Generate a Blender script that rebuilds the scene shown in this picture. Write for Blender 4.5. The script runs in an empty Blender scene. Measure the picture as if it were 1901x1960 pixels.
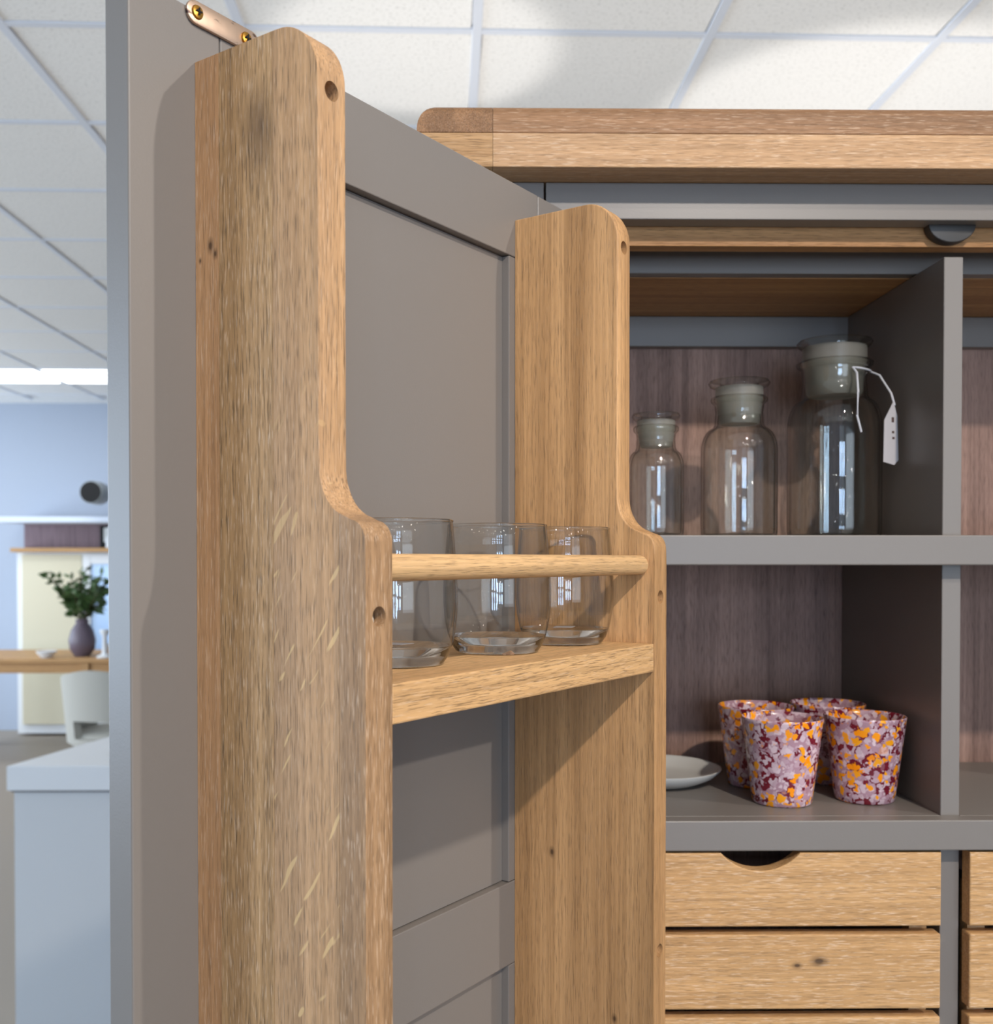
import bpy, bmesh, math, random
from mathutils import Vector, Matrix

R = math.radians
random.seed(4)
scn = bpy.context.scene
col = scn.collection

# ------------------------------------------------------------------ camera
EYE = 1.5
cd = bpy.data.cameras.new('camera')
cam = bpy.data.objects.new('camera', cd)
col.objects.link(cam)
cam.location = (0, 0, EYE)
cam.rotation_euler = (R(90 - .85), 0, R(-.7))
cd.sensor_width = 36.0
cd.lens = 36.0 * 2000 / 1960
cd.shift_x = (950.5 - 904) / 1960
cd.shift_y = (1100 - 980) / 1960
cd.clip_start = .02
cd.dof.use_dof = True
cd.dof.focus_distance = .70
cd.dof.aperture_fstop = 12.0
scn.camera = cam
CX, CY = .45, .95          # foot of the pantry cabinet

# ------------------------------------------------------------------ colour, world, lights
scn.view_settings.view_transform = 'Standard'
scn.view_settings.look = 'None'
scn.view_settings.exposure = 0.05
scn.view_settings.gamma = 1.0
scn.view_settings.use_curve_mapping = False
scn.cycles.use_denoising = True
scn.cycles.max_bounces = 10
scn.cycles.transparent_max_bounces = 24
scn.cycles.sample_clamp_indirect = 4.0

w = bpy.data.worlds.new('sky')
scn.world = w
w.use_nodes = True
w.node_tree.nodes['Background'].inputs[0].default_value = (.62, .80, 1.0, 1)
w.node_tree.nodes['Background'].inputs[1].default_value = 1.2


def lamp(kind, loc, power, colour, target=None, **kw):
    l = bpy.data.lights.new('light', kind)
    l.energy = power
    l.color = colour
    for k, v in kw.items():
        setattr(l, k, v)
    o = bpy.data.objects.new('scene_light', l)
    col.objects.link(o)
    o.location = loc
    if target is not None:
        o.rotation_euler = (Vector(target) - Vector(loc)).to_track_quat('-Z', 'Y').to_euler()
    return o


WARM = (1.0, .92, .83)
SOFTWARM = (1.0, .90, .78)
NEUTRAL = (1.0, .94, .87)
COOL = (.58, .77, 1.0)
# the two ceiling spots that draw the shadows: one far to the right, one over the aisle
lamp('SPOT', (2.64, -.39, 2.72), 124, NEUTRAL, (.1, .75, 1.45), spot_size=R(70), spot_blend=.5, shadow_soft_size=.03)
lamp('SPOT', (.63, -.72, 2.72), 116, WARM, (.15, .8, 1.05), spot_size=R(66), spot_blend=.9, shadow_soft_size=.03)
for x, y in ((.15, -1.9), (1.0, -1.6), (1.7, -2.0), (2.5, -2.3), (1.35, -.9), (2.2, -1.5), (.45, -2.7), (.5, -3.3), (1.25, -3.1), (2.0, -3.6), (3.1, -1.2), (.8, -2.5)):
    lamp('SPOT', (x, y, 2.72), 3.2, SOFTWARM, (x + .1, y + .35, 0), spot_size=R(150), spot_blend=.4, shadow_soft_size=.035)
# daylight through the shop windows: down the left side and, narrower, behind the photographer
lamp('AREA', (-5.9, .3, 1.55), 145, COOL, (0, .6, 1.5), shape='RECTANGLE', size=2.8, size_y=2.0)
for x in (-.08, .36, .80):
    for z, hh in ((1.02, .50), (1.58, .30), (2.10, .42)):
        lamp('AREA', (x, -4.45, z), 15 * hh, (.50, .70, 1.0), (x * .8, 1, 1.45), shape='RECTANGLE', size=.24, size_y=hh)
# small unseen bulbs added behind the photographer for glints in the glass
for k in range(26):
    lamp('POINT', (-1.6 + .19 * k, -4.1 + .35 * math.sin(k * 1.7), 1.78 + .42 * math.sin(k * 2.3) + .12 * math.cos(k * .9)), .8, (1, .90, .76), shadow_soft_size=.013)
lamp('AREA', (2.3, -4.45, 1.5), 28, (.78, .89, 1.0), (.3, 1, 1.4), shape='RECTANGLE', size=2.0, size_y=1.9)  # wide cool fill added at front right to lift the cabinet front
lamp('AREA', (-5.9, 7.8, 1.5), 68, (.70, .84, 1.0), (-2.6, 8.4, 1.3), shape='RECTANGLE', size=1.6, size_y=2.0)  # extra fill added at the far left to brighten the dresser
lamp('AREA', (-5.9, 4.2, 1.5), 118, (.90, .95, 1.0), (0, 4.6, 1.6), shape='RECTANGLE', size=4.0, size_y=2.0)
# unseen up-lights added behind the cabinet; their pools stand in for ceiling shadows
for x, y, p in ((1.75, 2.35, 40), (.05, 2.45, 28)):
    lamp('SPOT', (x, y, 1.25), p, (1, .96, .91), (x, y + .15, 2.85), spot_size=R(150), spot_blend=.5, shadow_soft_size=.08)
for x, y, p, a in ((-.12, 2.78, 38, 29), (1.22, 3.22, 52, 46)):
    lamp('SPOT', (x, y, 1.25), p, (1, .96, .92), (x, y + .02, 2.85), spot_size=R(a), spot_blend=.30, shadow_soft_size=.05)


# ------------------------------------------------------------------ node helpers
def new_mat(name):
    m = bpy.data.materials.new(name)
    m.use_nodes = True
    nt = m.node_tree
    return m, nt, nt.nodes['Principled BSDF']


def N(nt, kind, **kw):
    n = nt.nodes.new(kind)
    for k, v in kw.items():
        setattr(n, k, v)
    return n


def srgb(r, g, b):
    f = lambda c: c / 12.92 if c <= .04045 else ((c + .055) / 1.055) ** 2.4
    return (f(r / 255), f(g / 255), f(b / 255), 1)


def plain(name, rgb, rough=.5, metal=0, spec=.5, noise=0, bump=0):
    m, nt, b = new_mat(name)
    b.inputs['Base Color'].default_value = srgb(*rgb)
    b.inputs['Roughness'].default_value = rough
    b.inputs['Metallic'].default_value = metal
    b.inputs['Specular IOR Level'].default_value = spec
    if noise or bump:
        tc = N(nt, 'ShaderNodeTexCoord')
        nz = N(nt, 'ShaderNodeTexNoise')
        nz.inputs['Scale'].default_value = noise or 200
        nz.inputs['Detail'].default_value = 4
        nt.links.new(tc.outputs['Object'], nz.inputs['Vector'])
        bp = N(nt, 'ShaderNodeBump')
        bp.inputs['Strength'].default_value = bump
        bp.inputs['Distance'].default_value = .001
        nt.links.new(nz.outputs['Fac'], bp.inputs['Height'])
        nt.links.new(bp.outputs[0], b.inputs['Normal'])
    return m


def mixc(nt, fac, a, b_, blend='MIX'):
    n = N(nt, 'ShaderNodeMix', data_type='RGBA', blend_type=blend)
    for sock, v in ((n.inputs[0], fac), (n.inputs[6], a), (n.inputs[7], b_)):
        if isinstance(v, (int, float)):
            sock.default_value = v
        elif isinstance(v, tuple):
            sock.default_value = v
        else:
            nt.links.new(v, sock)
    return n.outputs[2]


def ramp(nt, src, stops):
    n = N(nt, 'ShaderNodeValToRGB')
    e = n.color_ramp.elements
    while len(e) < len(stops):
        e.new(.5)
    for el, (p, c) in zip(e, stops):
        el.position = p
        el.color = c if isinstance(c, tuple) else (c, c, c, 1)
    nt.links.new(src, n.inputs[0])
    return n.outputs[0]


def oak(name, axis, light, dark, seed=0., pores=.5, lime=.0, figure=.5, ray=0., rough=.55, broad=1.0, knots=()):
    """limed oak: broad cathedral figure, fine dark pores and pale lime flecks running along one axis"""
    m, nt, b = new_mat(name)
    tc = N(nt, 'ShaderNodeTexCoord')

    def noise(sl, sc, detail=3, dist=0., off=0.):
        """noise with sl cycles per metre along the grain, sc across it"""
        s = [sc, sc, sc]
        s['XYZ'.index(axis)] = sl
        mp = N(nt, 'ShaderNodeMapping')
        mp.inputs['Scale'].default_value = s
        mp.inputs['Location'].default_value = (seed * 3.7 + off, seed * 1.9 + off * 2, seed * 5.3 - off)
        nt.links.new(tc.outputs['Object'], mp.inputs[0])
        nz = N(nt, 'ShaderNodeTexNoise')
        nz.inputs['Scale'].default_value = 1
        nz.inputs['Detail'].default_value = detail
        nz.inputs['Distortion'].default_value = dist
        nt.links.new(mp.outputs[0], nz.inputs['Vector'])
        return nz.outputs['Fac']

    big = ramp(nt, noise(1.6, 42 * broad, 4, .6), [(.32, 0.), (.68, 1.)])
    mid = ramp(nt, noise(4.5, 380, 4, .3, 2.), [(.35, 0.), (.65, 1.)])
    base = mixc(nt, big, srgb(*dark), srgb(*light))
    mean = tuple((a + c) / 2 for a, c in zip(light, dark))
    base = mixc(nt, figure, srgb(*mean), base)
    shade = mixc(nt, mid, (.83, .81, .79, 1), (1.09, 1.08, 1.07, 1))
    base = mixc(nt, 1., base, shade, 'MULTIPLY')
    pore = ramp(nt, noise(75, 1350, 2, .0, 5.), [(.52, 0.), (.72, 1.)])
    pm = N(nt, 'ShaderNodeMath', operation='MULTIPLY')
    pm.inputs[1].default_value = pores
    nt.links.new(pore, pm.inputs[0])
    base = mixc(nt, pm.outputs[0], base, srgb(*[v * .50 for v in dark]))
    if lime:
        fl = ramp(nt, noise(90, 1150, 2, .15, 9.), [(.57, 0.), (.69, 1.)])
        lm = N(nt, 'ShaderNodeMath', operation='MULTIPLY')
        lm.inputs[1].default_value = lime
        nt.links.new(fl, lm.inputs[0])
        base = mixc(nt, lm.outputs[0], base, srgb(236, 206, 176))
    if ray:
        m1 = N(nt, 'ShaderNodeMapping')
        m1.inputs['Rotation'].default_value = (R(33), 0, 0)
        nt.links.new(tc.outputs['Object'], m1.inputs[0])
        m2 = N(nt, 'ShaderNodeMapping')
        m2.inputs['Scale'].default_value = (60, 190, 30)
        nt.links.new(m1.outputs[0], m2.inputs[0])
        rn = N(nt, 'ShaderNodeTexNoise')
        rn.inputs['Scale'].default_value = 1
        rn.inputs['Detail'].default_value = 1
        rn.inputs['Distortion'].default_value = .5
        nt.links.new(m2.outputs[0], rn.inputs['Vector'])
        sx = N(nt, 'ShaderNodeSeparateXYZ')
        nt.links.new(tc.outputs['Object'], sx.inputs[0])
        hi = N(nt, 'ShaderNodeMapRange')
        hi.inputs['From Min'].default_value = 1.62
        hi.inputs['From Max'].default_value = 1.48
        nt.links.new(sx.outputs['Z'], hi.inputs['Value'])
        rq = N(nt, 'ShaderNodeMath', operation='MULTIPLY')
        nt.links.new(ramp(nt, rn.outputs['Fac'], [(.655, 0.), (.69, 1.)]), rq.inputs[0])
        nt.links.new(hi.outputs[0], rq.inputs[1])
        rf = rq.outputs[0]

        rm = N(nt, 'ShaderNodeMath', operation='MULTIPLY')
        rm.inputs[1].default_value = ray
        nt.links.new(rf, rm.inputs[0])
        base = mixc(nt, rm.outputs[0], base, srgb(214, 178, 126))
    for (kx, ky, kz, rad, *how) in knots:
        mp = N(nt, 'ShaderNodeMapping', vector_type='POINT')
        mp.inputs['Location'].default_value = (-kx, -ky, -kz)
        nt.links.new(tc.outputs['Object'], mp.inputs[0])
        sq = N(nt, 'ShaderNodeVectorMath', operation='MULTIPLY')
        k = [1 / rad] * 3
        k['XYZ'.index(axis)] *= .6
        sq.inputs[1].default_value = k
        nt.links.new(mp.outputs[0], sq.inputs[0])
        ln = N(nt, 'ShaderNodeVectorMath', operation='LENGTH')
        nt.links.new(sq.outputs[0], ln.inputs[0])
        kf = ramp(nt, ln.outputs['Value'], [(.25, .9 * (how or [1])[0]), (.45, .5 * (how or [1])[0]), (1., 0.)])
        base = mixc(nt, kf, base, srgb(74, 52, 34))
    nt.links.new(base, b.inputs['Base Color'])
    b.inputs['Roughness'].default_value = rough
    b.inputs['Specular IOR Level'].default_value = .35
    bp = N(nt, 'ShaderNodeBump')
    bp.inputs['Strength'].default_value = .35
    bp.inputs['Distance'].default_value = .0006
    inv = N(nt, 'ShaderNodeMath', operation='SUBTRACT')
    inv.inputs[0].default_value = 1
    nt.links.new(pore, inv.inputs[1])
    nt.links.new(inv.outputs[0], bp.inputs['Height'])
    nt.links.new(bp.outputs[0], b.inputs['Normal'])
    return m


def thin_glass(name, tint=(.975, .98, .978), ior=1.5, edge=.6):
    """one skin of clear glass: light passes straight through, reflects by Fresnel"""
    m, nt, b = new_mat(name)
    nt.nodes.remove(b)
    tr = N(nt, 'ShaderNodeBsdfTransparent')
    tr.inputs[0].default_value = (*tint, 1)
    gl = N(nt, 'ShaderNodeBsdfGlossy')
    gl.inputs['Roughness'].default_value = .015
    lw = N(nt, 'ShaderNodeLayerWeight')
    lw.inputs[0].default_value = .5
    # seen edge-on the wall is thicker glass, so it takes more out of the light
    nt.links.new(ramp(nt, lw.outputs['Facing'], [(.0, (*tint, 1)), (.62, tuple(t * .97 for t in tint) + (1,)), (.96, tuple(t * edge for t in tint) + (1,))]), tr.inputs[0])
    fr = N(nt, 'ShaderNodeFresnel')
    geo = N(nt, 'ShaderNodeNewGeometry')
    io = N(nt, 'ShaderNodeMix', data_type='FLOAT')      # both faces of the skin reflect alike
    io.inputs[2].default_value = ior
    io.inputs[3].default_value = 1 / ior
    nt.links.new(geo.outputs['Backfacing'], io.inputs[0])
    nt.links.new(io.outputs[0], fr.inputs['IOR'])
    mx = N(nt, 'ShaderNodeMixShader')
    nt.links.new(fr.outputs[0], mx.inputs[0])
    nt.links.new(tr.outputs[0], mx.inputs[1])
    nt.links.new(gl.outputs[0], mx.inputs[2])
    nt.links.new(mx.outputs[0], nt.nodes['Material Output'].inputs[0])
    return m


def frosted(name):
    m, nt, b = new_mat(name)
    b.inputs['Base Color'].default_value = srgb(172, 167, 156)
    b.inputs['Roughness'].default_value = .32
    tr = N(nt, 'ShaderNodeBsdfTransparent')
    tl = N(nt, 'ShaderNodeBsdfTranslucent')
    tl.inputs[0].default_value = srgb(172, 167, 156)
    m1 = N(nt, 'ShaderNodeMixShader')
    m1.inputs[0].default_value = .35
    nt.links.new(b.outputs[0], m1.inputs[1])
    nt.links.new(tl.outputs[0], m1.inputs[2])
    m2 = N(nt, 'ShaderNodeMixShader')
    m2.inputs[0].default_value = .45
    nt.links.new(m1.outputs[0], m2.inputs[1])
    nt.links.new(tr.outputs[0], m2.inputs[2])
    nt.links.new(m2.outputs[0], nt.nodes['Material Output'].inputs[0])
    return m


def emit(name, rgb, s):
    m, nt, b = new_mat(name)
    b.inputs['Base Color'].default_value = (.8, .8, .8, 1)
    b.inputs['Emission Color'].default_value = (*rgb, 1)
    b.inputs['Emission Strength'].default_value = s
    return m


def speckle(name, seed):
    """lilac white glass rolled in orange and maroon chips"""
    m, nt, b = new_mat(name)
    tc = N(nt, 'ShaderNodeTexCoord')
    mp = N(nt, 'ShaderNodeMapping')
    mp.inputs['Location'].default_value = (seed * 1.3, seed * .7, seed * 2.1)
    nt.links.new(tc.outputs['Object'], mp.inputs[0])
    nz = N(nt, 'ShaderNodeTexNoise')
    nz.inputs['Scale'].default_value = 150
    nt.links.new(mp.outputs[0], nz.inputs['Vector'])
    ad = N(nt, 'ShaderNodeVectorMath', operation='SCALE')
    ad.inputs['Scale'].default_value = .011
    nt.links.new(nz.outputs['Color'], ad.inputs[0])
    sm = N(nt, 'ShaderNodeVectorMath', operation='ADD')
    nt.links.new(mp.outputs[0], sm.inputs[0])
    nt.links.new(ad.outputs[0], sm.inputs[1])

    def cells(scale, off):
        o = N(nt, 'ShaderNodeVectorMath', operation='ADD')
        o.inputs[1].default_value = (off, off, off)
        nt.links.new(sm.outputs[0], o.inputs[0])
        v = N(nt, 'ShaderNodeTexVoronoi')
        v.inputs['Scale'].default_value = scale
        nt.links.new(o.outputs[0], v.inputs['Vector'])
        sp = N(nt, 'ShaderNodeSeparateColor')
        nt.links.new(v.outputs['Color'], sp.inputs[0])
        return sp.outputs[0], sp.outputs[1], v.outputs['Distance']

    def mul(a, b_):
        q = N(nt, 'ShaderNodeMath', operation='MULTIPLY')
        nt.links.new(a, q.inputs[0])
        nt.links.new(b_, q.inputs[1])
        return q.outputs[0]

    ra, rb, da = cells(175, 0)
    rc, rd, dc = cells(122, 3.1)
    gap = ramp(nt, da, [(.50, 0.), (.60, 1.)])
    gapc = mixc(nt, ramp(nt, rd, [(.34, 0.), (.42, 1.)]), srgb(112, 26, 42), srgb(176, 138, 150))
    blobc = ramp(nt, ra, [(0., srgb(222, 198, 204)), (.45, srgb(204, 178, 186)), (.80, srgb(184, 148, 160)), (.86, srgb(120, 30, 44))])
    c = mixc(nt, gap, blobc, gapc)
    chip = mul(ramp(nt, rc, [(.0, 0.), (.52, 0.), (.53, 1.)]), ramp(nt, dc, [(.44, 1.), (.52, 0.)]))
    c = mixc(nt, chip, c, mixc(nt, rd, srgb(252, 146, 6), srgb(246, 166, 30)))
    nt.links.new(c, b.inputs['Base Color'])
    b.inputs['Roughness'].default_value = .22
    b.inputs['Subsurface Weight'].default_value = .15
    b.inputs['Subsurface Radius'].default_value = (.004, .002, .002)
    return m


def tile_mat():
    m, nt, b = new_mat('ceiling_tile')
    tc = N(nt, 'ShaderNodeTexCoord')
    nz = N(nt, 'ShaderNodeTexNoise')
    nz.inputs['Scale'].default_value = 120
    nz.inputs['Detail'].default_value = 3
    nt.links.new(tc.outputs['Object'], nz.inputs['Vector'])
    c = ramp(nt, nz.outputs['Fac'], [(.33, srgb(212, 210, 206)), (.45, srgb(234, 232, 228))])
    nt.links.new(c, b.inputs['Base Color'])
    b.inputs['Roughness'].default_value = .9
    bp = N(nt, 'ShaderNodeBump')
    bp.inputs['Strength'].default_value = .4
    bp.inputs['Distance'].default_value = .002
    nt.links.new(nz.outputs['Fac'], bp.inputs['Height'])
    nt.links.new(bp.outputs[0], b.inputs['Normal'])
    return m


# ------------------------------------------------------------------ mesh helpers
def obj(name, bm, mat, parent=None, smooth=False, kind=None):
    me = bpy.data.meshes.new(name)
    bmesh.ops.recalc_face_normals(bm, faces=bm.faces)
    bm.to_mesh(me)
    bm.free()
    if smooth:
        for p in me.polygons:
            p.use_smooth = True
        me.set_sharp_from_angle(angle=R(smooth if smooth is not True else 40))
    for m in (mat if isinstance(mat, (list, tuple)) else [mat]):
        me.materials.append(m)
    o = bpy.data.objects.new(name, me)
    col.objects.link(o)
    if parent is not None:
        o.parent = parent
    if kind:
        o['kind'] = kind
    return o


def empty(name, parent=None, loc=(0, 0, 0), rz=0.):
    o = bpy.data.objects.new(name, None)
    o.empty_display_size = .05
    col.objects.link(o)
    o.location = loc
    o.rotation_euler = (0, 0, rz)
    if parent is not None:
        o.parent = parent
    return o


def tag(o, label, cat, group=None):
    o['label'] = label
    o['category'] = cat
    if group:
        o['group'] = group
    return o


def box(x0, x1, y0, y1, z0, z1, bev=0., seg=2, bm=None):
    own = bmesh.new()
    r = bmesh.ops.create_cube(own, size=1)
    for v in own.verts:
        v.co = ((x0 + x1) / 2 + v.co.x * (x1 - x0), (y0 + y1) / 2 + v.co.y * (y1 - y0), (z0 + z1) / 2 + v.co.z * (z1 - z0))
    if bev:
        bmesh.ops.bevel(own, geom=own.edges[:], offset=bev, segments=seg, affect='EDGES', profile=.5)
    if bm is None:
        return own
    me = bpy.data.meshes.new('t')
    own.to_mesh(me)
    own.free()
    bm.from_mesh(me)
    bpy.data.meshes.remove(me)
    return bm


def lathe(profile, seg=64, bm=None, close=False):
    """profile: (r, z) list, spun round Z"""
    bm = bm or bmesh.new()
    rings = []
    for r, z in profile:
        if r < 1e-6:
            rings.append([bm.verts.new((0, 0, z))])
        else:
            rings.append([bm.verts.new((r * math.cos(2 * math.pi * k / seg), r * math.sin(2 * math.pi * k / seg), z)) for k in range(seg)])
    pairs = list(zip(rings, rings[1:]))
    if close:
        pairs.append((rings[-1], rings[0]))
    for a, b in pairs:
        for k in range(seg):
            k2 = (k + 1) % seg
            if len(a) == 1 and len(b) == 1:
                continue
            if len(a) == 1:
                bm.faces.new((a[0], b[k], b[k2]))
            elif len(b) == 1:
                bm.faces.new((a[k], a[k2], b[0]))
            else:
                bm.faces.new((a[k], a[k2], b[k2], b[k]))
    return bm


def prism(pts, axis, a0, a1, bev=0., soft=None, fine=.0004):
    """pts: closed 2D outline; extruded along axis from a0 to a1. soft(p) says which outline points get the larger edge rounding"""
    bm = bmesh.new()

    def co(p, t):
        if axis == 'X':
            return (t, p[0], p[1])
        if axis == 'Y':
            return (p[0], t, p[1])
        return (p[0], p[1], t)
    A = [bm.verts.new(co(p, a0)) for p in pts]
    B = [bm.verts.new(co(p, a1)) for p in pts]
    n = len(pts)
    fa = bm.faces.new(A)
    fb = bm.faces.new(B[::-1])
    for i in range(n):
        j = (i + 1) % n
        bm.faces.new((A[i], B[i], B[j], A[j]))
    bmesh.ops.recalc_face_normals(bm, faces=bm.faces)
    if bev:
        idx = {v: i % n for i, v in enumerate(A + B)}
        cap = [e for f in (fa, fb) for e in f.edges]
        big = [e for e in cap if soft is None or all(soft(pts[idx[v]]) for v in e.verts)]
        bmesh.ops.bevel(bm, geom=big, offset=bev, segments=3, affect='EDGES', profile=.5, clamp_overlap=True)
    return bm


def arc(cx, cz, rx, rz, a0, a1, n):
    return [(cx + rx * math.cos(R(a0 + (a1 - a0) * i / n)), cz + rz * math.sin(R(a0 + (a1 - a0) * i / n))) for i in range(n + 1)]


def cut(o, cutter_bm):
    """bore holes: boolean difference baked into the mesh"""
    me = bpy.data.meshes.new('cutter')
    bmesh.ops.recalc_face_normals(cutter_bm, faces=cutter_bm.faces)
    cutter_bm.to_mesh(me)
    cutter_bm.free()
    c = bpy.data.objects.new('cutter', me)
    col.objects.link(c)
    c.matrix_world = Matrix.Identity(4)
    saved = o.parent
    o.parent = None
    md = o.modifiers.new('bore', 'BOOLEAN')
    md.operation = 'DIFFERENCE'
    md.object = c
    md.solver = 'EXACT'
    bpy.context.view_layer.update()
    dg = bpy.context.evaluated_depsgraph_get()
    new = bpy.data.meshes.new_from_object(o.evaluated_get(dg))
    o.modifiers.clear()
    old = o.data
    o.data = new
    new.name = old.name
    bpy.data.objects.remove(c)
    bpy.data.meshes.remove(me)
    o.parent = saved
    return o


def rod_bm(p0, p1, r, seg=20, round_end=0., bm=None):
    """a bar from p0 to p1; round_end softens the p0 end"""
    p0, p1 = Vector(p0), Vector(p1)
    L = (p1 - p0).length
    prof = [(0, 0)]
    if round_end:
        prof += [(r - round_end + round_end * math.sin(R(a)), round_end - round_end * math.cos(R(a))) for a in (0, 22, 45, 67, 90)]
    else:
        prof += [(r, 0)]
    prof += [(r, L), (0, L)]
    tmp = lathe(prof, seg)
    q = (p1 - p0).to_track_quat('Z', 'Y')
    for v in tmp.verts:
        v.co = q @ v.co + p0
    if bm is None:
        return tmp
    me = bpy.data.meshes.new('t')
    tmp.to_mesh(me)
    tmp.free()
    bm.from_mesh(me)
    bpy.data.meshes.remove(me)
    return bm


def tube(pts, r, seg=8):
    bm = bmesh.new()
    pts = [Vector(p) for p in pts]
    rings = []
    for i, p in enumerate(pts):
        t = (pts[min(i + 1, len(pts) - 1)] - pts[max(i - 1, 0)]).normalized()
        q = t.to_track_quat('Z', 'Y')
        rings.append([bm.verts.new(p + q @ Vector((r * math.cos(2 * math.pi * k / seg), r * math.sin(2 * math.pi * k / seg), 0))) for k in range(seg)])
    for a, b in zip(rings, rings[1:]):
        for k in range(seg):
            bm.faces.new((a[k], a[(k + 1) % seg], b[(k + 1) % seg], b[k]))
    bm.faces.new(rings[0])
    bm.faces.new(rings[-1])
    return bm


# ------------------------------------------------------------------ materials
PAINT = plain('grey_paint', (125, 118, 112), .38, spec=.5, noise=700, bump=.06)
WALL_PAINT = plain('wall_paint', (168, 176, 190), .8)
WHITE = plain('white_lacquer', (226, 228, 230), .4)
CREAM = plain('cream_paint', (214, 206, 180), .6)
FLOOR_M = plain('floor_vinyl', (150, 138, 124), .5)
TBAR = plain('ceiling_bar', (214, 218, 226), .5)
TILE = tile_mat()
STRAP_M = plain('nickel_strap', (206, 178, 156), .38, metal=1, noise=90, bump=.1)
_nt = STRAP_M.node_tree
_tc = N(_nt, 'ShaderNodeTexCoord')
_mp = N(_nt, 'ShaderNodeMapping')
_mp.inputs['Scale'].default_value = (60, 60, 160)
_nt.links.new(_tc.outputs['Object'], _mp.inputs[0])
_nz = N(_nt, 'ShaderNodeTexNoise')
_nz.inputs['Scale'].default_value = 1.6
_nz.inputs['Detail'].default_value = 6
_nt.links.new(_mp.outputs[0], _nz.inputs['Vector'])
_nt.links.new(mixc(_nt, ramp(_nt, _nz.outputs['Fac'], [(.58, 0.), (.66, 1.)]), srgb(206, 178, 156), srgb(92, 74, 70)), _nt.nodes['Principled BSDF'].inputs['Base Color'])
BRASS = plain('brass', (190, 140, 62), .3, metal=1)
DARK = plain('dark_plastic', (52, 48, 45), .45)
BLACK = plain('matt_black', (14, 14, 16), .8)
CERAMIC = plain('white_glaze', (212, 210, 204), .25)
PAPER = plain('paper', (196, 190, 190), .8)
PEACH = plain('peach_paper', (232, 190, 160), .8)
THREAD = plain('white_cord', (214, 212, 216), .8)
PLASTER = plain('wood_filler', (196, 186, 172), .9)
GLASS = thin_glass('clear_glass')
JARGLASS = thin_glass('jar_glass', (.965, .975, .96), 1.55, .40)
GROUND = frosted('ground_glass')
_m, _nt, _b = new_mat('solid_glass')
_b.inputs['Base Color'].default_value = (.97, .98, .98, 1)
_b.inputs['Roughness'].default_value = .0
_b.inputs['IOR'].default_value = 1.48
_b.inputs['Transmission Weight'].default_value = 1
SOLID = _m

OAK_STAVE = [
    oak('oak_stave_one', 'Z', (198, 152, 108), (174, 130, 90), 1.0, .35, .30, .6, knots=((.3815, .0125, 1.675, .0035), (.3815, .0165, 1.670, .0024), (.3815, .004, 1.668, .0016))),
    oak('oak_stave_two', 'Z', (198, 158, 112), (160, 124, 84), 2.0, .75, .45, .8, knots=((.3815, .049, 1.736, .016, .5), (.3815, .055, 1.722, .020, .42))),
    oak('oak_stave_three', 'Z', (200, 158, 114), (170, 134, 98), 3.0, .7, .22, .6, ray=.8),
    oak('oak_stave_four', 'Z', (180, 142, 104), (146, 114, 82), 4.0, .6, .35, .8),
]
OAK_SIDE = oak('oak_inner_side', 'Z', (210, 164, 114), (172, 130, 86), 6.3, .45, .08, .9, broad=1.3, knots=((.0475, .036, 1.262, .0035), (.0475, .093, 1.140, .003)))
OAK_SHELF = oak('oak_shelf', 'X', (216, 174, 122), (194, 150, 102), 7.1, .65, .25, .6)
OAK_ROD = oak('oak_rod', 'X', (220, 180, 130), (200, 158, 110), 8.2, .5, .12, .6)
OAK_TOP = oak('oak_top', 'X', (208, 166, 124), (180, 140, 100), 9.4, .4, .4, .8)
OAK_TOP_D = oak('oak_top_upper', 'X', (164, 122, 86), (128, 94, 66), 9.9, .35, .3, .9)
OAK_END_L = oak('oak_end_grain_lower', 'X', (208, 166, 118), (170, 128, 84), 17.5, .6, .2, .9, broad=2.)
OAK_END = oak('oak_end_grain', 'Y', (168, 124, 86), (122, 88, 60), 10.5, .7, .2, .9)
KN = ((.3301 - CX, 0, 1.131, .0065), (.310 - CX, 0, 1.127, .004))
OAK_SLAT = oak('oak_slat', 'X', (214, 170, 118), (192, 148, 98), 11.2, .45, .6, .6)
OAK_SLAT_K = oak('oak_knotty_slat', 'X', (214, 170, 118), (192, 148, 98), 12.9, .45, .6, .6, knots=KN)
OAK_INNER = oak('oak_inner_board', 'X', (206, 156, 102), (168, 120, 74), 13.3, .5, .05, .8)
OAK_BACK = oak('oak_back_panel', 'Z', (178, 142, 126), (132, 102, 90), 14.7, .5, .05, .9, broad=.9)
OAK_TABLE = oak('oak_table', 'X', (206, 164, 112), (182, 138, 90), 15.1, .4, .1, .6)

# ------------------------------------------------------------------ the room
ROOM_X0, ROOM_X1, ROOM_Y0, ROOM_Y1, CEIL = -6.0, 4.2, -4.6, 9.2, 2.85
obj('floor', box(ROOM_X0, ROOM_X1, ROOM_Y0, ROOM_Y1, -.1, 0), FLOOR_M, kind='structure')
obj('wall_far', box(ROOM_X0, ROOM_X1, ROOM_Y1, ROOM_Y1 + .1, 0, 3), WALL_PAINT, kind='structure')
obj('wall_right', box(ROOM_X1, ROOM_X1 + .1, ROOM_Y0, ROOM_Y1, 0, 3), WALL_PAINT, kind='structure')
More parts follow.
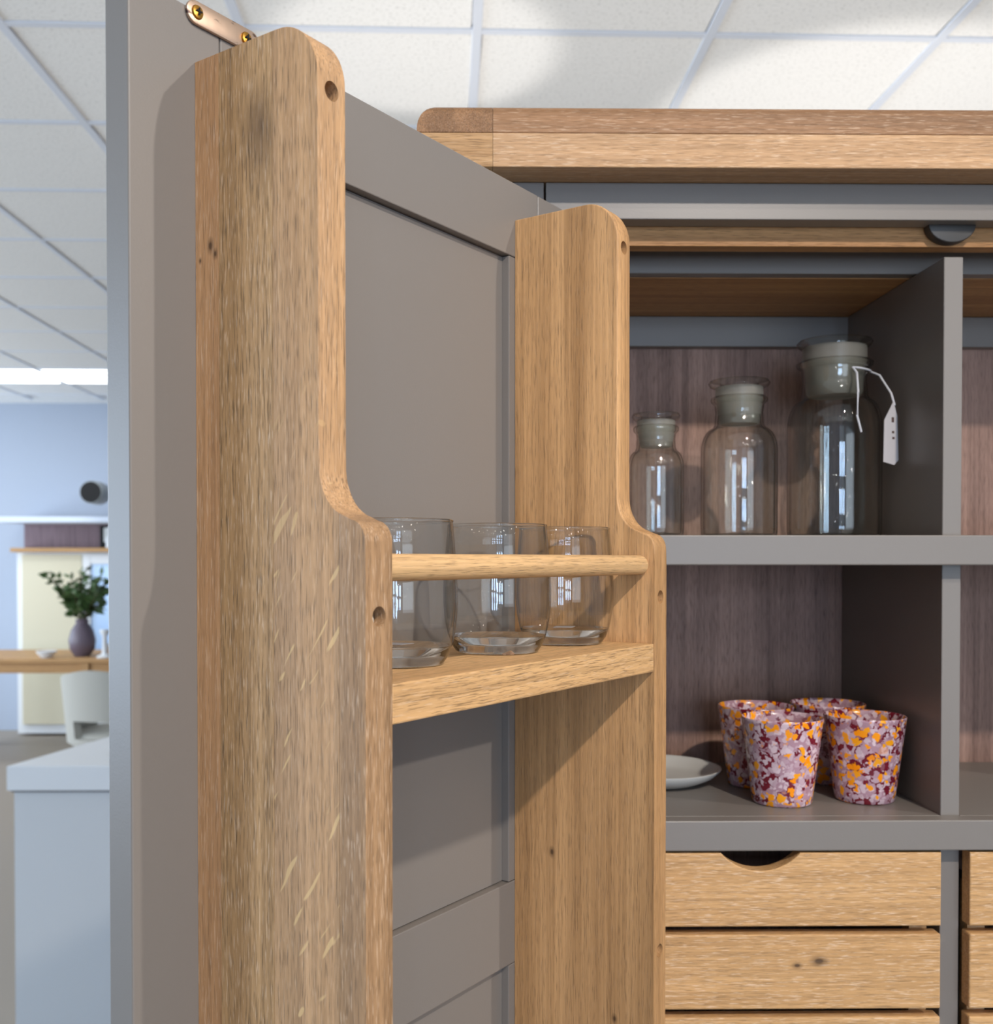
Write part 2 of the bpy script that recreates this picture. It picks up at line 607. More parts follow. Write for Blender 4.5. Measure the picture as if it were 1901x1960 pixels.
# left wall and the wall behind the photographer are shop front: piers with open glazed bays between
def pierced(name, along, lo, hi, at, bays):
    bm = bmesh.new()
    def seg(a, b, z0, z1):
        if along == 'X':
            box(a, b, at - .1, at, z0, z1, bm=bm)
        else:
            box(at - .1, at, a, b, z0, z1, bm=bm)
    p = lo
    for a, b in bays:
        seg(p, a, 0, 3)
        seg(a, b, 0, .55)
        seg(a, b, 2.55, 3)
        p = b
    seg(p, hi, 0, 3)
    obj(name, bm, WALL_PAINT, kind='structure')
pierced('wall_back', 'X', ROOM_X0, ROOM_X1, ROOM_Y0, [(-.25, .95), (1.25, 3.35)])
pierced('wall_left', 'Y', ROOM_Y0, ROOM_Y1, ROOM_X0, [(-1.15, 1.75), (2.1, 6.3), (7.0, 8.7)])

# suspended ceiling: slab above, lay-in tiles and T-bars hung under it
ceiling = obj('ceiling', box(ROOM_X0, ROOM_X1, ROOM_Y0, ROOM_Y1 + .1, CEIL + .014, CEIL + .1), TILE, kind='structure')
CR = R(1.2)
tile_me = None
cells = []
T = .6
X0, Y0 = .045, 2.69
def grid_pt(i, j):
    x, y = i * T, j * T
    return (X0 + x * math.cos(CR) - y * math.sin(CR) * .4, Y0 + x * math.sin(CR) + y * math.cos(CR))
lit = {(-6, 8), (-7, 8), (-5, 8)}
for i in range(-9, 6):
    for j in range(-3, 11):
        gx, gy = grid_pt(i + .5, j + .5)
        if not (ROOM_X0 + .3 < gx < ROOM_X1 - .3 and gy < ROOM_Y1 - .3) or (i, j) in lit:
            continue
        if gy < 1.8:
            continue
        if tile_me is None:
            t = obj('ceiling_tile', box(-T / 2 + .011, T / 2 - .011, -T / 2 + .011, T / 2 - .011, 0, .012, .003, 1), TILE, ceiling)
            tile_me = t.data
        else:
            t = bpy.data.objects.new('ceiling_tile', tile_me)
            col.objects.link(t)
            t.parent = ceiling
        t.location = (gx, gy, CEIL)
        t.rotation_euler = (0, 0, CR)
bar_me = None
def bar(name, x, y, length, rz):
    o = obj(name, box(-length / 2, length / 2, -.012, .012, -.004, .006, .001, 1), TBAR, ceiling)
    o.location = (x, y, CEIL)
    o.rotation_euler = (0, 0, rz)
for j in range(-2, 11):
    gx, gy = grid_pt(-1.8, j)
    if gy < ROOM_Y1 - .1:
        bar('ceiling_bar', gx, gy, 9.6, CR)
for i in range(-9, 7):
    a = grid_pt(i, 4.2)
    o = obj('ceiling_bar', box(-.012, .012, -3.75, 3.75, -.005, .0055, .001, 1), TBAR, ceiling)
    o.location = (a[0], a[1], CEIL)
    o.rotation_euler = (0, 0, CR * .4)
EMIT = emit('lit_diffuser', (.95, .98, 1.0), 6)
lamps = []
for k, (i, j) in enumerate(sorted(lit)):
    gx, gy = grid_pt(i + .5, j + .5)
    r = empty('ceiling_light', loc=(gx, gy, CEIL - .012), rz=CR)
    tag(r, ('square lit ceiling panel farthest from the grey door', 'square lit ceiling panel between two others like it', 'square lit ceiling panel nearest the grey door edge')[k], 'ceiling light', 'lit ceiling panels in the far corner')
    fr = bmesh.new()
    for a in (-1, 1):
        box(a * .29 - .012, a * .29 + .012, -.302, .302, 0, .03, bm=fr)
        box(-.278, .278, a * .29 - .012, a * .29 + .012, 0, .03, bm=fr)
    obj('frame', fr, WHITE, r)
    obj('diffuser', box(-.277, .277, -.277, .277, .006, .022), EMIT, r)

# ------------------------------------------------------------------ pantry cabinet
cab = empty('pantry_cabinet', loc=(CX, CY, 0))
tag(cab, 'tall grey painted pantry cabinet with oak top, oak door rack and slatted drawers', 'cabinet')


def cbox(name, mat, x0, x1, y0, y1, z0, z1, bev=.0008, parent=None):
    return obj(name, box(x0 - CX, x1 - CX, y0 - CY, y1 - CY, z0, z1, bev), mat, parent or cab)


# oak top: bullnosed front, with a bread-board end whose end grain shows
TZ0, TZ1, TF = 1.8415, 1.8955, .914
TM_ = 1.8708
def lam(z0, z1, top_r):
    p = [(1.27 - CY, z0), (1.27 - CY, z1)]
    if top_r:
        p += [(TF - CY + top_r - top_r * math.sin(R(a)), z1 - top_r + top_r * math.cos(R(a))) for a in range(0, 91, 9)]
    else:
        p += [(TF - CY + .0003, z1), (TF - CY, z1 - .0003)]
    return p + [(TF - CY, z0 + .0006), (TF - CY + .0006, z0)]
for z0, z1, tr, mb, me_ in ((TM_ + .0001, TZ1, .009, OAK_TOP_D, OAK_END), (TZ0, TM_ - .0001, 0, OAK_TOP, OAK_END_L)):
    p = lam(z0, z1, tr)
    obj('top_board', prism(p, 'X', .0293 - CX, .96 - CX), mb, cab, smooth=30)
    # bread-board end: end grain to the front, its outer top edge rounded over
    rr, xl = .021, -.0370
    xs = [xl + rr * (1 - math.cos(R(a))) for a in range(0, 91, 9)] + [.0290]
    eb = bmesh.new()
    rings = []
    for x in xs:
        dx = min(x - xl, rr)
        zt = TZ1 - rr + math.sqrt(max(0, rr * rr - (rr - dx) ** 2))
        rings.append([eb.verts.new((x - CX, q[0], max(z0, min(q[1], zt)) if q[1] > z0 + .002 else q[1])) for q in p])
    for a, b in zip(rings, rings[1:]):
        for k in range(len(p)):
            eb.faces.new((a[k], a[(k + 1) % len(p)], b[(k + 1) % len(p)], b[k]))
    eb.faces.new(rings[0])
    eb.faces.new(rings[-1])
    obj('end_board', eb, me_, cab, smooth=35)

cbox('side_panel', PAINT, -.004, .018, .972, 1.235, 0, TZ0 - .0005)
cbox('stile', PAINT, -.004, .0765, .95, .9715, 0, TZ0 - .0005)
cbox('top_rail', PAINT, .0783, .938, .95, .9715, 1.8083, TZ0 - .0005)
cbox('batten', OAK_INNER, .0783, .938, .974, .992, 1.7912, 1.830)
cbox('inner_rail', PAINT, .0783, .938, 1.030, 1.045, 1.7812, 1.835)
cbox('ceiling_board', OAK_INNER, .0783, .938, 1.0455, 1.2205, 1.7805, 1.795)
cbox('back_rail', PAINT, .0185, .916, 1.2065, 1.2205, 1.7455, 1.7800)
cbox('back_panel', OAK_BACK, -.004, .938, 1.221, 1.235, 0.0, TZ0 - .0005)
cbox('divider', PAINT, .4490, .4667, .9665, 1.2205, 0.05, 1.7800)
cbox('side_panel', PAINT, .9165, .938, .972, 1.2205, 0, 1.8075)
cbox('stile', PAINT, .86, .938, .95, .9715, 0, 1.8075)
for z0, z1 in ((1.4945, 1.5220), (1.2331, 1.2610)):
    cbox('shelf_edge', PAINT, .0785, .8598, .948, .9660, z0, z1, .0012)
    cbox('shelf', PAINT, .0785, .4488, .9662, 1.2205, z0, z1, .0004)
    cbox('shelf', PAINT, .4670, .8598, .9662, 1.2205, z0, z1, .0004)
cbox('bottom_board', PAINT, .0185, .916, .9725, 1.2205, .06, .085)
# door catch let into the batten: half-round plate
pts = arc(0, 0, .022, .0165, 180, 360, 14)
pl = prism([(p[0] + .4545 - CX, p[1] + 1.8085) for p in pts], 'Y', .962 - CY, .9735 - CY, .001)
obj('door_catch', pl, DARK, cab, smooth=30)

# slatted drawers
def drawer(x0, x1):
    d = empty('drawer', cab)
    zs = [(1.1630, 1.2308), (1.0865, 1.1555), (1.0100, 1.0790), (.937, 1.005)]
    for k, (z0, z1) in enumerate(zs):
        mat = OAK_SLAT_K if k == 1 else OAK_SLAT
        if k == 0:
            xm = x0 + (.276 - .085)
            chord, sag = .0365, .0165
            rr = (chord ** 2 + sag ** 2) / (2 * sag)
            half = math.degrees(math.asin(chord / rr))
            a = arc(xm, z1 + rr - sag, rr, rr, 270 + half, 270 - half, 20)
            pts = [(x0, z0), (x1, z0), (x1, z1)] + a + [(x0, z1)]
            bm = prism([(p[0] - CX, p[1]) for p in pts], 'Y', .95 - CY, .966 - CY, .0012)
        else:
            bm = box(x0 - CX, x1 - CX, .95 - CY, .966 - CY, z0, z1, .0015, 2)
        obj('slat', bm, mat, d)
    for xa in (x0 + .006, x1 - .0225):
        cbox('upright', OAK_SLAT, xa, xa + .0165, .9665, .982, .937, 1.1975, .0005, d)
        cbox('drawer_side', PAINT, xa + .002, xa + .014, .983, 1.205, .937, 1.1975, .0005, d)
    cbox('drawer_base', PAINT, x0 + .021, x1 - .024, .9825, 1.205, .937, .945, .0005, d)
drawer(.085, .4425)
drawer(.4690, .8580)

# ------------------------------------------------------------------ open door (local axes: x to the free edge, y out of the inner face, z up)
RZ = math.atan2(-.8114, -.5845)
DL = (.0737 - CX, .905 - CY, 0)
door = empty('door', cab, DL, RZ)
HB, FE, DT = -.040, .426, .020
obj('stile', box(HB, .0113, -DT, 0, .16, 1.810, .001), PAINT, door)
obj('stile', box(.3632, FE, -DT, 0, .16, 1.810, .001), PAINT, door)
obj('rail', box(.0120, .3626, -DT, 0, 1.7495, 1.810, .0008), PAINT, door)
obj('rail', box(.0120, .3626, -DT, 0, 1.1640, 1.2325, .0008), PAINT, door)
for z0, z1 in ((1.2330, 1.7490), (.28, 1.1635)):
    obj('panel_strip', box(.0120, .0560, -DT, -.0002, z0, z1, .0008), PAINT, door)
    obj('panel_strip', box(.3190, .3626, -DT, -.0002, z0, z1, .0008), PAINT, door)
    obj('panel', box(.0563, .3187, -.016, -.0070, z0 + .0003, z1 - .0003), PAINT, door)
obj('rail', box(.0120, .3626, -DT, 0, .16, .2795, .0008), PAINT, door)
# nickel strap screwed along the top of the door
def capsule(x0, x1, zc, r):
    return arc(x0 + r, zc, r, r, 270, 90, 12) + arc(x1 - r, zc, r, r, 90, -90, 12)
st = obj('strap', prism(capsule(.3335, .3885, 1.8075, .0066), 'Y', .0002, .0022, .0005), STRAP_M, door, smooth=30)
st['label'] = 'nickel strap with rounded ends'
for s in (.3815, .3449):
    sc = lathe([(0, .0021), (.00085, .0021), (.0010, .0016), (.0035, .0012), (.0039, .0004), (.0039, 0)], 24)
    for v in sc.verts:
        v.co = Matrix.Rotation(R(-90), 3, 'X') @ v.co + Vector((s, .0022, 1.8075))
    obj('screw', sc, BRASS, door, smooth=30)
    cr = bmesh.new()
    box(s - .0020, s + .0020, .0040, .0046, 1.8075 - .0004, 1.8075 + .0004, bm=cr)
    box(s - .0004, s + .0004, .0040, .0046, 1.8075 - .0020, 1.8075 - .0005, bm=cr)
    box(s - .0004, s + .0004, .0040, .0046, 1.8075 + .0005, 1.8075 + .0020, bm=cr)
    obj('screw_slot', cr, BLACK, door, kind='stuff')

# ------------------------------------------------------------------ oak rack on the door
UP, LO = .0944, .1262
ZB, ZT = .30, 1.780
def outline(n0, n1, z_low=ZB):
    """the side board's profile between two depths: rounded top corner, S-shaped shoulder"""
    curve = [(0., ZT), (.066, ZT)]
    curve += [(.066 + (UP - .066) * math.sin(R(a)), ZT - .032 + .032 * math.cos(R(a))) for a in range(6, 91, 6)]
    curve += [(UP + .0002, 1.560)]
    curve += [(UP + .0220 - .0218 * math.cos(R(a)), 1.550 - .0285 * math.sin(R(a))) for a in range(6, 79, 8)]
    curve += [(.1158 + (LO - .1158) * math.sin(R(a)), 1.5085 + .0115 * math.cos(R(a))) for a in range(8, 91, 8)]
    curve += [(LO, z_low)]
    def clip(pts):
        out = []
        for (a, b) in zip(pts, pts[1:]):
            for lim in sorted((n0, n1), reverse=a[0] > b[0]):
                pass
            if n0 - 1e-9 <= a[0] <= n1 + 1e-9:
                out.append(a)
            cuts = []
            for lim in (n0, n1):
                if (a[0] - lim) * (b[0] - lim) < 0:
                    t = (lim - a[0]) / (b[0] - a[0])
                    cuts.append((t, (lim, a[1] + t * (b[1] - a[1]))))
            out += [c for _, c in sorted(cuts)]
        if n0 - 1e-9 <= pts[-1][0] <= n1 + 1e-9:
            out.append(pts[-1])
        return out
    top = clip(curve)
    if top[-1][1] > z_low + 1e-6:
        top.append((n1, z_low))
    return [(n0, z_low)] + top


def side(s0, s1, cuts_at, mats):
    root = empty('rack_side', cab, DL, RZ)
    bounds = [0.0002] + cuts_at + [LO]
    for k, (a, b) in enumerate(zip(bounds, bounds[1:])):
        g = .00016
        pts = outline(a + (g if k else 0), b - (g if b != LO else 0))
        last, first = b == LO, k == 0
        nj = [v for v in ((a + g) if k else None, (b - g) if not last else None) if v is not None]
        soft = lambda p: all(abs(p[0] - q) > 1e-4 for q in nj) and p[1] > ZB + .001
        bm = prism(pts, 'X', s0, s1, .0013, soft)
        o = obj('stave', bm, mats[k], root)
        hit = [h for h in ((UP, 1.7437), (LO, 1.4709), (LO, 1.1975)) if a < h[0] - .003 <= b]
        if hit:
            cb = bmesh.new()
            for h in hit:
                rod_bm(((s0 + s1) / 2, h[0] - .013, h[1]), ((s0 + s1) / 2, h[0] + .01, h[1]), .0052, 24, bm=cb)
            cut(o, cb)
        for p in o.data.polygons:
            p.use_smooth = True
        o.data.set_sharp_from_angle(angle=R(32))
    for h in ((LO, 1.4709), (LO, 1.1975)):
        pb = lathe([(0, .0015), (.0024, .0022), (.0040, .0010), (.0049, 0), (0, -.004)], 16)
        for v in pb.verts:
            v.co = Matrix.Rotation(R(-62), 3, 'X') @ (v.co * .84) + Vector(((s0 + s1) / 2 - .0004, h[0] - .0078, h[1] - .0014))
        obj('hole_filler', pb, PLASTER, root, smooth=True)
    return root


near = side(.3605, .3815, [.0195, .0615, .1085], OAK_STAVE)
far = side(.0260, .0475, [], [OAK_SIDE])
rk = empty('rack_shelf', cab, DL, RZ)
obj('shelf_board', box(.0477, .3603, .0004, LO - .0002, 1.4142, 1.4357, .0010), OAK_SHELF, rk)
rr = empty('rack_rail', cab, DL, RZ)
obj('rail_rod', rod_bm((.0477, .1150, 1.4956), (.3603, .1150, 1.4956), .0074, 32, .0035), OAK_ROD, rr, smooth=30)

# ------------------------------------------------------------------ stemless glasses on the rack shelf
DM = Matrix.Translation(Vector((.0737, .905, 0))) @ Matrix.Rotation(RZ, 4, 'Z')
OUT = [(.0285, .0012), (.0315, .0055), (.0342, .0130), (.0362, .0230), (.0372, .0340), (.0373, .0440), (.0365, .0590), (.0353, .0740), (.0343, .0868)]
SHELF_Z = 1.4358
def glass_meshes():
    outer = [(r, z) for r, z in OUT]
    inner = [(r - (.0012 if z > .03 else .0016), z) for r, z in OUT if z > .0135][::-1]
    prof = outer + [(.0341, .0874), (.0335, .0874)] + inner
    fine = []
    for a, b in zip(prof, prof[1:]):
        fine += [a]
    fine.append(prof[-1])
    rim = lathe([(.0338 + .00085 * math.cos(R(a)), .0874 + .00085 * math.sin(R(a))) for a in range(0, 360, 45)], 72, close=True)
    body = lathe(fine, 72)
    base = lathe([(0, .0014), (.0200, .0010), (.0265, .0002), (.0284, .0012), (.0314, .0055), (.0336, .0120), (.0300, .0118), (.0170, .0092), (0, .0084)], 64)
    return body, base, rim
sub = lambda o: None
glass_src = None
G = [((.283, .066), 'clear stemless glass nearest the large oak side board, partly hidden by it', 20),
     ((.176, .068), 'middle clear stemless glass of three, peach sticker corner under its base', 0),
     ((.0850, .069), 'clear stemless glass at the far end against the inner oak side board', 35)]
for k, ((s, n), lab, rot) in enumerate(G):
    p = DM @ Vector((s, n, SHELF_Z))
    r = empty('stemless_glass', loc=p, rz=R(rot))
    tag(r, lab, 'glass', 'stemless glasses on the door rack')
    if k == 0:
        body, base, rim = glass_meshes()
        b0 = obj('bowl', body, GLASS, r, smooth=50)
        s0_ = obj('base', base, SOLID, r, smooth=50)
        r0_ = obj('rim', rim, SOLID, r, smooth=60)
    else:
        for src in (b0, s0_, r0_):
            c = src.copy()
            col.objects.link(c)
            c.parent = r
    sb = bmesh.new()
    if k == 1:
        dirv = Vector((.30, -.95)).normalized()
        sx = Vector((-dirv.y, dirv.x))
        q = [dirv * .012 + sx * .013, dirv * .0262 + sx * .0, dirv * .012 - sx * .013, dirv * -.004]
        z = .0001
    else:
        q = [Vector((.011, 0)), Vector((0, .009)), Vector((-.011, 0)), Vector((0, -.009))]
        z = .0125
    lo = [sb.verts.new((v.x, v.y, z)) for v in q]
    hi = [sb.verts.new((v.x, v.y, z + .00025 + (.004 if (k == 1 and i == 1) else 0))) for i, v in enumerate(q)]
    sb.faces.new(lo)
    sb.faces.new(hi)
    for i in range(4):
        sb.faces.new((lo[i], lo[(i + 1) % 4], hi[(i + 1) % 4], hi[i]))
    so = obj('price_sticker', sb, PEACH if k == 1 else PAPER, r)

# ------------------------------------------------------------------ glass-stoppered jars on the upper shelf
def jar(x, y, r, h, nr, lr, label):
    """r body radius, h height with stopper, nr neck radius, lr stopper rim radius"""
    root = empty('apothecary_jar', loc=(x, y, 1.5221))
    tag(root, label, 'jar', 'glass stoppered jars on the upper shelf')
    hs = h * .70            # shoulder top
    hn = h * .885           # neck top
    out = [(0, .004), (r * .80, .0012), (r * .93, .0004), (r * .99, .004), (r, .010)]
    out += [(r, hs - r * .62)]
    c = hs - r * .62
    for a in range(10, 81, 10):
        out.append((nr * 1.02 + (r - nr * 1.02) * math.cos(R(a)), c + r * .62 * math.sin(R(a))))
    out += [(nr * 1.02, hs + .003), (nr * .98, hs + (hn - hs) * .5), (nr * 1.02, hn - .006), (nr * 1.16, hn - .003), (nr * 1.18, hn), (nr * 1.10, hn + .002)]
    th = .0025
    inn = [(max(q[0] - th, 0), q[1] + (th if i < 3 else 0)) for i, q in enumerate(out)][::-1]
    obj('jar_body', lathe(out + inn, 64), JARGLASS, root, smooth=50)
    # hollow ground stopper with a flat flared rim
    st = [(0, hs + .006), (nr * .78, hs + .004), (nr * .86, hs + .008), (nr * .955, hn - .002), (nr * .99, hn + .006), (nr * .98, h - .007)]
    obj('stopper', lathe(st + [(nr * .80, h - .008), (nr * .74, hs + .014), (0, hs + .012)], 56), GROUND, root, smooth=50)
    rim = [(nr * .80, h - .008), (nr * 1.0, h - .0075), (lr * .94, h - .006), (lr, h - .0025), (lr * .95, h), (lr * .72, h - .0008), (nr * .78, h - .003)]
    obj('stopper_rim', lathe(rim, 56, close=True), JARGLASS, root, smooth=50)
    return root
jar(.1995, 1.06, .0283, .1250, .0195, .0243, 'smallest clear stoppered jar, beside the oak rack board')
jar(.2895, 1.08, .0388, .1620, .0245, .0312, 'medium clear stoppered jar standing between a smaller and a larger one')
jar(.3955, 1.10, .0478, .2075, .0330, .0385, 'largest clear stoppered jar, with a paper price tag hung from it')
# price tag looped round the neck of the large jar
tg = empty('price_tag', loc=(.438, 1.075, 1.60))
tag(tg, 'white folded paper price tag hanging by a cord from the largest jar', 'price tag')
tl = tg.location
w2l = lambda p: Vector(p) - tl
ang = lambda a, rr_, z: (.3955 + rr_ * math.cos(R(a)), 1.10 + rr_ * math.sin(R(a)), z)
loop = [(.4045, 1.0490, 1.628), (.4000, 1.0485, 1.645), (.4015, 1.0495, 1.668), (.4050, 1.0625, 1.690)]
loop += [ang(a, .0356, 1.6965 + .001 * math.sin(R(a * 2))) for a in range(-80, -10, 8)]
loop += [(.4345, 1.078, 1.690), (.4375, 1.056, 1.668), (.4385, 1.050, 1.655)]
obj('cord', tube([w2l(p) for p in loop], .0011, 8), THREAD, tg, smooth=True)
def card(x0, x1, y, z0, z1, lean):
    pts = [(x0, z0), (x1 - .003, z0 - .002), (x1, z0 + .002), (x1 - .004, z1 - .008), (x1 - .011, z1), (x0 + .004, z1 - .012)]
    return pts
cpts = [(.4265, 1.598), (.4385, 1.595), (.4432, 1.600), (.4415, 1.645), (.4372, 1.659), (.4272, 1.640)]
bm = bmesh.new()
fa = [bm.verts.new(w2l((x, 1.0475 + (x - .4265) * .2, z))) for x, z in cpts]
fb = [bm.verts.new(w2l((x, 1.0481 + (x - .4265) * .2, z))) for x, z in cpts]
bm.faces.new(fa)
bm.faces.new(fb)
for i in range(6):
    bm.faces.new((fa[i], fa[(i + 1) % 6], fb[(i + 1) % 6], fb[i]))
obj('card', bm, PAPER, tg)
pr = bmesh.new()
for i, z in enumerate((1.638, 1.627, 1.621)):
    xx = .4365 + .0004 * i
    h_ = .005 if i == 0 else .0022
    box(xx - .0012, xx + .0012, 1.0471 + (xx - .4265) * .2, 1.0479 + (xx - .4265) * .2, z, z + h_, bm=pr)
for v in pr.verts:
    v.co = w2l(v.co)
obj('print', pr, plain('dark_print', (88, 66, 60), .8), tg, kind='stuff')

# ------------------------------------------------------------------ speckled tumblers and plate on the lower shelf
LZ = 1.2611
def tumbler_bm():
    prof = [(0, .0012), (.0265, .0), (.0283, .0015), (.0296, .010), (.0388, .0815), (.0392, .0830), (.0386, .0842), (.0376, .0836), (.0366, .0800), (.0275, .0095), (.024, .0075), (0, .007)]
    return lathe(prof, 72)
src = None
TM = [((.3173, 1.0215), 'foremost speckled orange and maroon tumbler, nearest the edge of the lower shelf', 10),
      ((.4030, 1.0320), 'speckled orange and maroon tumbler in front, closest to the dark cabinet divider', 130),
      ((.3145, 1.1035), 'speckled tumbler half hidden at the back, nearest the white plate', 250),
      ((.3975, 1.1215), 'speckled tumbler behind the others of which mostly the rim shows', 40)]
for k, ((x, y), lab, rot) in enumerate(TM):
    r = empty('speckled_tumbler', loc=(x, y, LZ), rz=R(rot))
    tag(r, lab, 'tumbler', 'speckled tumblers on the lower shelf')
    o = obj('tumbler_body', tumbler_bm(), speckle('speckled_glass_%d' % k, k * 1.7 + .4), r, smooth=50)
pl = lathe([(0, .0005), (.040, .0), (.046, .0018), (.060, .0085), (.0668, .0150), (.0675, .0166), (.0660, .0172), (.0640, .0162), (.052, .0085), (.042, .0055), (0, .005)], 72)
po = obj('plate', pl, CERAMIC, smooth=50)
po.location = (.2125, 1.118, LZ)
tag(po, 'small white glazed plate with upturned rim beside the speckled tumblers', 'plate')

# ------------------------------------------------------------------ shop floor beyond the door (far left)
# white counter
ct = empty('white_counter', loc=(-.9, 3.3, 0))
tag(ct, 'white counter with thick top, close behind the open cabinet door', 'counter')
cpt = [(-.41, -.27), (.55, -.27), (.55, .42), (-.235, .42)]
obj('counter_top', prism(cpt, 'Z', .829, .902, .004), WHITE, ct)
ins = [(-.395, -.255), (.54, -.255), (.54, .41), (-.225, .41)]
obj('counter_body', prism(ins, 'Z', .0, .824), plain('counter_front', (206, 208, 210), .5), ct)
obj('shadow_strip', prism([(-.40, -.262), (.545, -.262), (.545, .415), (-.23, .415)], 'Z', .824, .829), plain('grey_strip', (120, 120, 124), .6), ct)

# tub chair
ch = empty('tub_chair', loc=(-2.02, 6.3, 0), rz=R(-14))
ch.scale = (1.12, 1.12, 1.06)
tag(ch, 'pale grey upholstered tub chair with cut-out back, behind the white counter', 'chair')
CHM = plain('chair_fabric', (176, 174, 166), .85, noise=400, bump=.3)
bm = bmesh.new()
TH = range(-205, 26, 5)
zz = 12
gridv = {}
def top_z(a):
    t = (a + 90) / 115
    return .62 + .19 * math.cos(max(-1, min(1, t)) * math.pi / 2) ** 1.2
for ai, a in enumerate(TH):
    for q in range(zz + 1):
        z = .40 + (top_z(a) - .40) * q / zz
        rr_ = .285 + .035 * (z - .40) / .4
        gridv[ai, q] = bm.verts.new((rr_ * math.cos(R(a)), rr_ * math.sin(R(a)), z))
for ai in range(len(TH) - 1):
    a = TH[ai]
    for q in range(zz):
        if -118 < a < -65 and 1 <= q <= 3:
            continue
        bm.faces.new((gridv[ai, q], gridv[ai + 1, q], gridv[ai + 1, q + 1], gridv[ai, q + 1]))
bmesh.ops.delete(bm, geom=[v for v in bm.verts if not v.link_faces], context='VERTS')
bmesh.ops.recalc_face_normals(bm, faces=bm.faces)
bmesh.ops.solidify(bm, geom=bm.faces[:], thickness=.04)
obj('back_shell', bm, CHM, ch, smooth=60)
obj('seat_cushion', lathe([(0, .36), (.24, .36), (.262, .38), (.262, .43), (.24, .455), (0, .462)], 40), CHM, ch, smooth=50)
for sx in (-1, 1):
    for sy in (-1, 1):
        obj('leg', rod_bm((sx * .17, sy * .17, .365), (sx * .21, sy * .21, 0), .014, 12), BLACK, ch)

# oak console table with things on it
tb = empty('oak_table', loc=(-2.9, 7.75, 0))
tag(tb, 'light oak table under the leafy vase, behind the grey tub chair', 'table')
obj('table_top', box(-.95, .95, -.02, .78, .735, .765, .003), OAK_TABLE, tb)
for sx in (-.90, .127, .90):
    for sy in (.03, .70):
        obj('leg', box(sx - .03, sx + .03, sy - .03, sy + .03, 0, .734, .003), OAK_TABLE, tb)
obj('apron', box(-.86, .86, .02, .04, .655, .734), OAK_TABLE, tb)

vs = lathe([(0, 0), (.055, .0), (.09, .05), (.10, .12), (.08, .20), (.045, .25), (.05, .28), (.043, .28), (.038, .25), (0, .24)], 32)
VX, VY = -2.86, 7.95
plant = empty('leafy_vase', loc=(VX, VY, .766))
tag(plant, 'mauve vase of dark green leafy stems standing on the oak table', 'plant')
obj('vase', vs, plain('mauve_vase', (104, 92, 104), .4), plant, smooth=40)
LEAF = plain('leaf_green', (64, 92, 44), .55)
rng = random.Random(9)
lf = bmesh.new()
stems = bmesh.new()
for k in range(22):
    a = rng.uniform(0, 6.28)
    tilt = rng.uniform(.25, 1.0)
    L = rng.uniform(.24, .46)
    dirv = Vector((math.cos(a) * tilt, math.sin(a) * tilt, 1.0)).normalized()
    p0, p1 = Vector((0, 0, .25)), Vector((0, 0, .25)) + dirv * L
    rod_bm(p0, p1, .003, 5, bm=stems)
    for j in range(16):
        t = .3 + .7 * j / 15
        c = p0.lerp(p1, t)
        b = Vector((rng.uniform(-1, 1), rng.uniform(-1, 1), rng.uniform(-.3, .8))).normalized()
        nn = b.orthogonal().normalized()
        nn.rotate(Matrix.Rotation(rng.uniform(0, 6), 3, b))
        l, wd = rng.uniform(.06, .10), rng.uniform(.016, .026)
        v = [lf.verts.new(c), lf.verts.new(c + b * l * .5 + nn * wd), lf.verts.new(c + b * l), lf.verts.new(c + b * l * .5 - nn * wd)]
        lf.faces.new(v)
obj('foliage', lf, LEAF, plant, kind='stuff')
obj('stems', stems, plain('stem_brown', (84, 70, 46), .7), plant, kind='stuff')

def dish(x, y, r, h, lab, mat=WHITE):
    o = obj('serving_bowl', lathe([(0, .004), (r * .5, 0), (r * .55, .006), (r * .95, h * .8), (r, h), (r * .96, h), (r * .5, .014), (0, .012)], 40), mat, smooth=50)
    o.location = (x, y, .766)
    tag(o, lab, 'bowl')
dish(-2.57, 8.12, .19, .075, 'wide white bowl on the oak table beside the leafy vase')
dish(-3.08, 7.82, .075, .05, 'small white bowl at the front of the oak table')
jug = obj('white_candlestick', lathe([(0, 0), (.055, 0), (.06, .012), (.02, .03), (.016, .16), (.035, .19), (.035, .21), (0, .21)], 28), WHITE, smooth=40)
jug.location = (-2.64, 7.80, .766)
tag(jug, 'slim white candlestick standing on the oak table', 'candlestick')

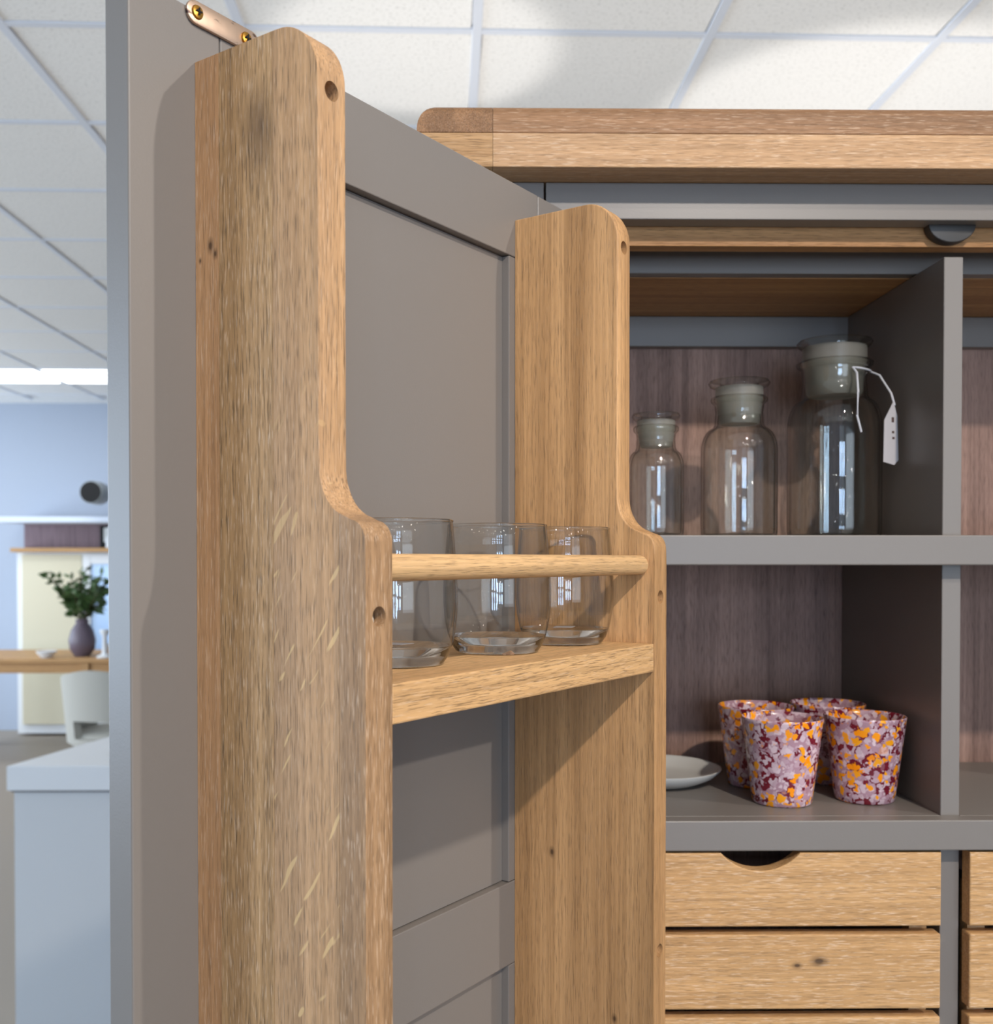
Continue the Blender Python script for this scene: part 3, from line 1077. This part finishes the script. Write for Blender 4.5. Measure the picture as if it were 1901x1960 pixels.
# white dresser against the far wall
dr = empty('display_dresser', loc=(-3.0, 8.95, 0))
tag(dr, 'tall white display dresser with a mauve niche, against the far wall', 'dresser')
NICHE = oak('mauve_board', 'Z', (150, 128, 136), (122, 100, 108), 21.0, .3, .05, .8)
PANE = plain('pale_blue_pane', (176, 204, 240), .15)
obj('carcass', box(-.75, .75, -.05, .20, .02, 1.56, .003), WHITE, dr)
obj('cornice', box(-.80, .80, -.32, .22, 1.800, 1.850, .01), plain('cool_white', (214, 222, 236), .5), dr)
obj('niche_back', box(-.75, .75, .10, .20, 1.595, 1.800), NICHE, dr)
obj('ledge', box(-.77, .77, -.14, .22, 1.56, 1.595, .003), OAK_TABLE, dr)
obj('cream_door', box(-.70, -.195, -.075, -.051, .10, 1.54, .004), CREAM, dr)
fr = bmesh.new()
box(-.185, -.12, -.085, -.051, .10, 1.54, .003, bm=fr)
box(.42, .48, -.085, -.051, .10, 1.54, .003, bm=fr)
box(-.119, .419, -.085, -.051, 1.46, 1.54, .003, bm=fr)
box(-.119, .419, -.085, -.051, .10, .18, .003, bm=fr)
box(.06, .095, -.085, -.051, .181, 1.459, .003, bm=fr)
obj('glazed_door', fr, WHITE, dr, kind='stuff')
for a, b in ((-.119, .059), (.096, .419)):
    obj('pane', box(a, b, -.066, -.058, .181, 1.459), PANE, dr)
pf = empty('picture_frame', loc=(-2.96, 8.90, 1.596))
tag(pf, 'dark framed picture with a pale centre standing in the dresser niche', 'picture frame')
obj('frame', box(-.09, .09, 0, .02, 0, .19, .004), BLACK, pf)
obj('picture', box(-.055, .055, -.004, -.0005, .05, .17), plain('pale_print', (206, 208, 206), .6), pf)
bt = obj('white_bottle', lathe([(0, 0), (.03, 0), (.032, .01), (.032, .08), (.012, .11), (.012, .135), (.02, .14), (.022, .16), (.012, .175), (0, .178)], 24), WHITE, smooth=40)
bt.location = (-2.945, 8.84, 1.596)
tag(bt, 'small white bottle in front of the dark framed picture', 'bottle')

# spotlight on the far wall
sp = empty('wall_spotlight', loc=(-2.91, 9.19, 2.03))
tag(sp, 'round spotlight with a black face and grey barrel on the far wall', 'spotlight')
barrel = lathe([(0, 0), (.088, 0), (.092, .01), (.092, .20), (.06, .24), (0, .24)], 32)
for v in barrel.verts:
    v.co = Matrix.Rotation(R(-90), 3, 'X') @ v.co + Vector((0, -.9, 0))
obj('barrel', barrel, plain('grey_metal', (150, 156, 158), .4), sp, smooth=40)
face = lathe([(0, -.002), (.083, -.002), (.083, -.0005), (0, -.0005)], 32)
for v in face.verts:
    v.co = Matrix.Rotation(R(-90), 3, 'X') @ v.co + Vector((0, -.9, 0))
obj('face', face, BLACK, sp)
obj('arm', rod_bm((0, -.68, 0), (0, .008, 0), .018, 12), plain('arm_metal', (170, 176, 180), .4), sp)
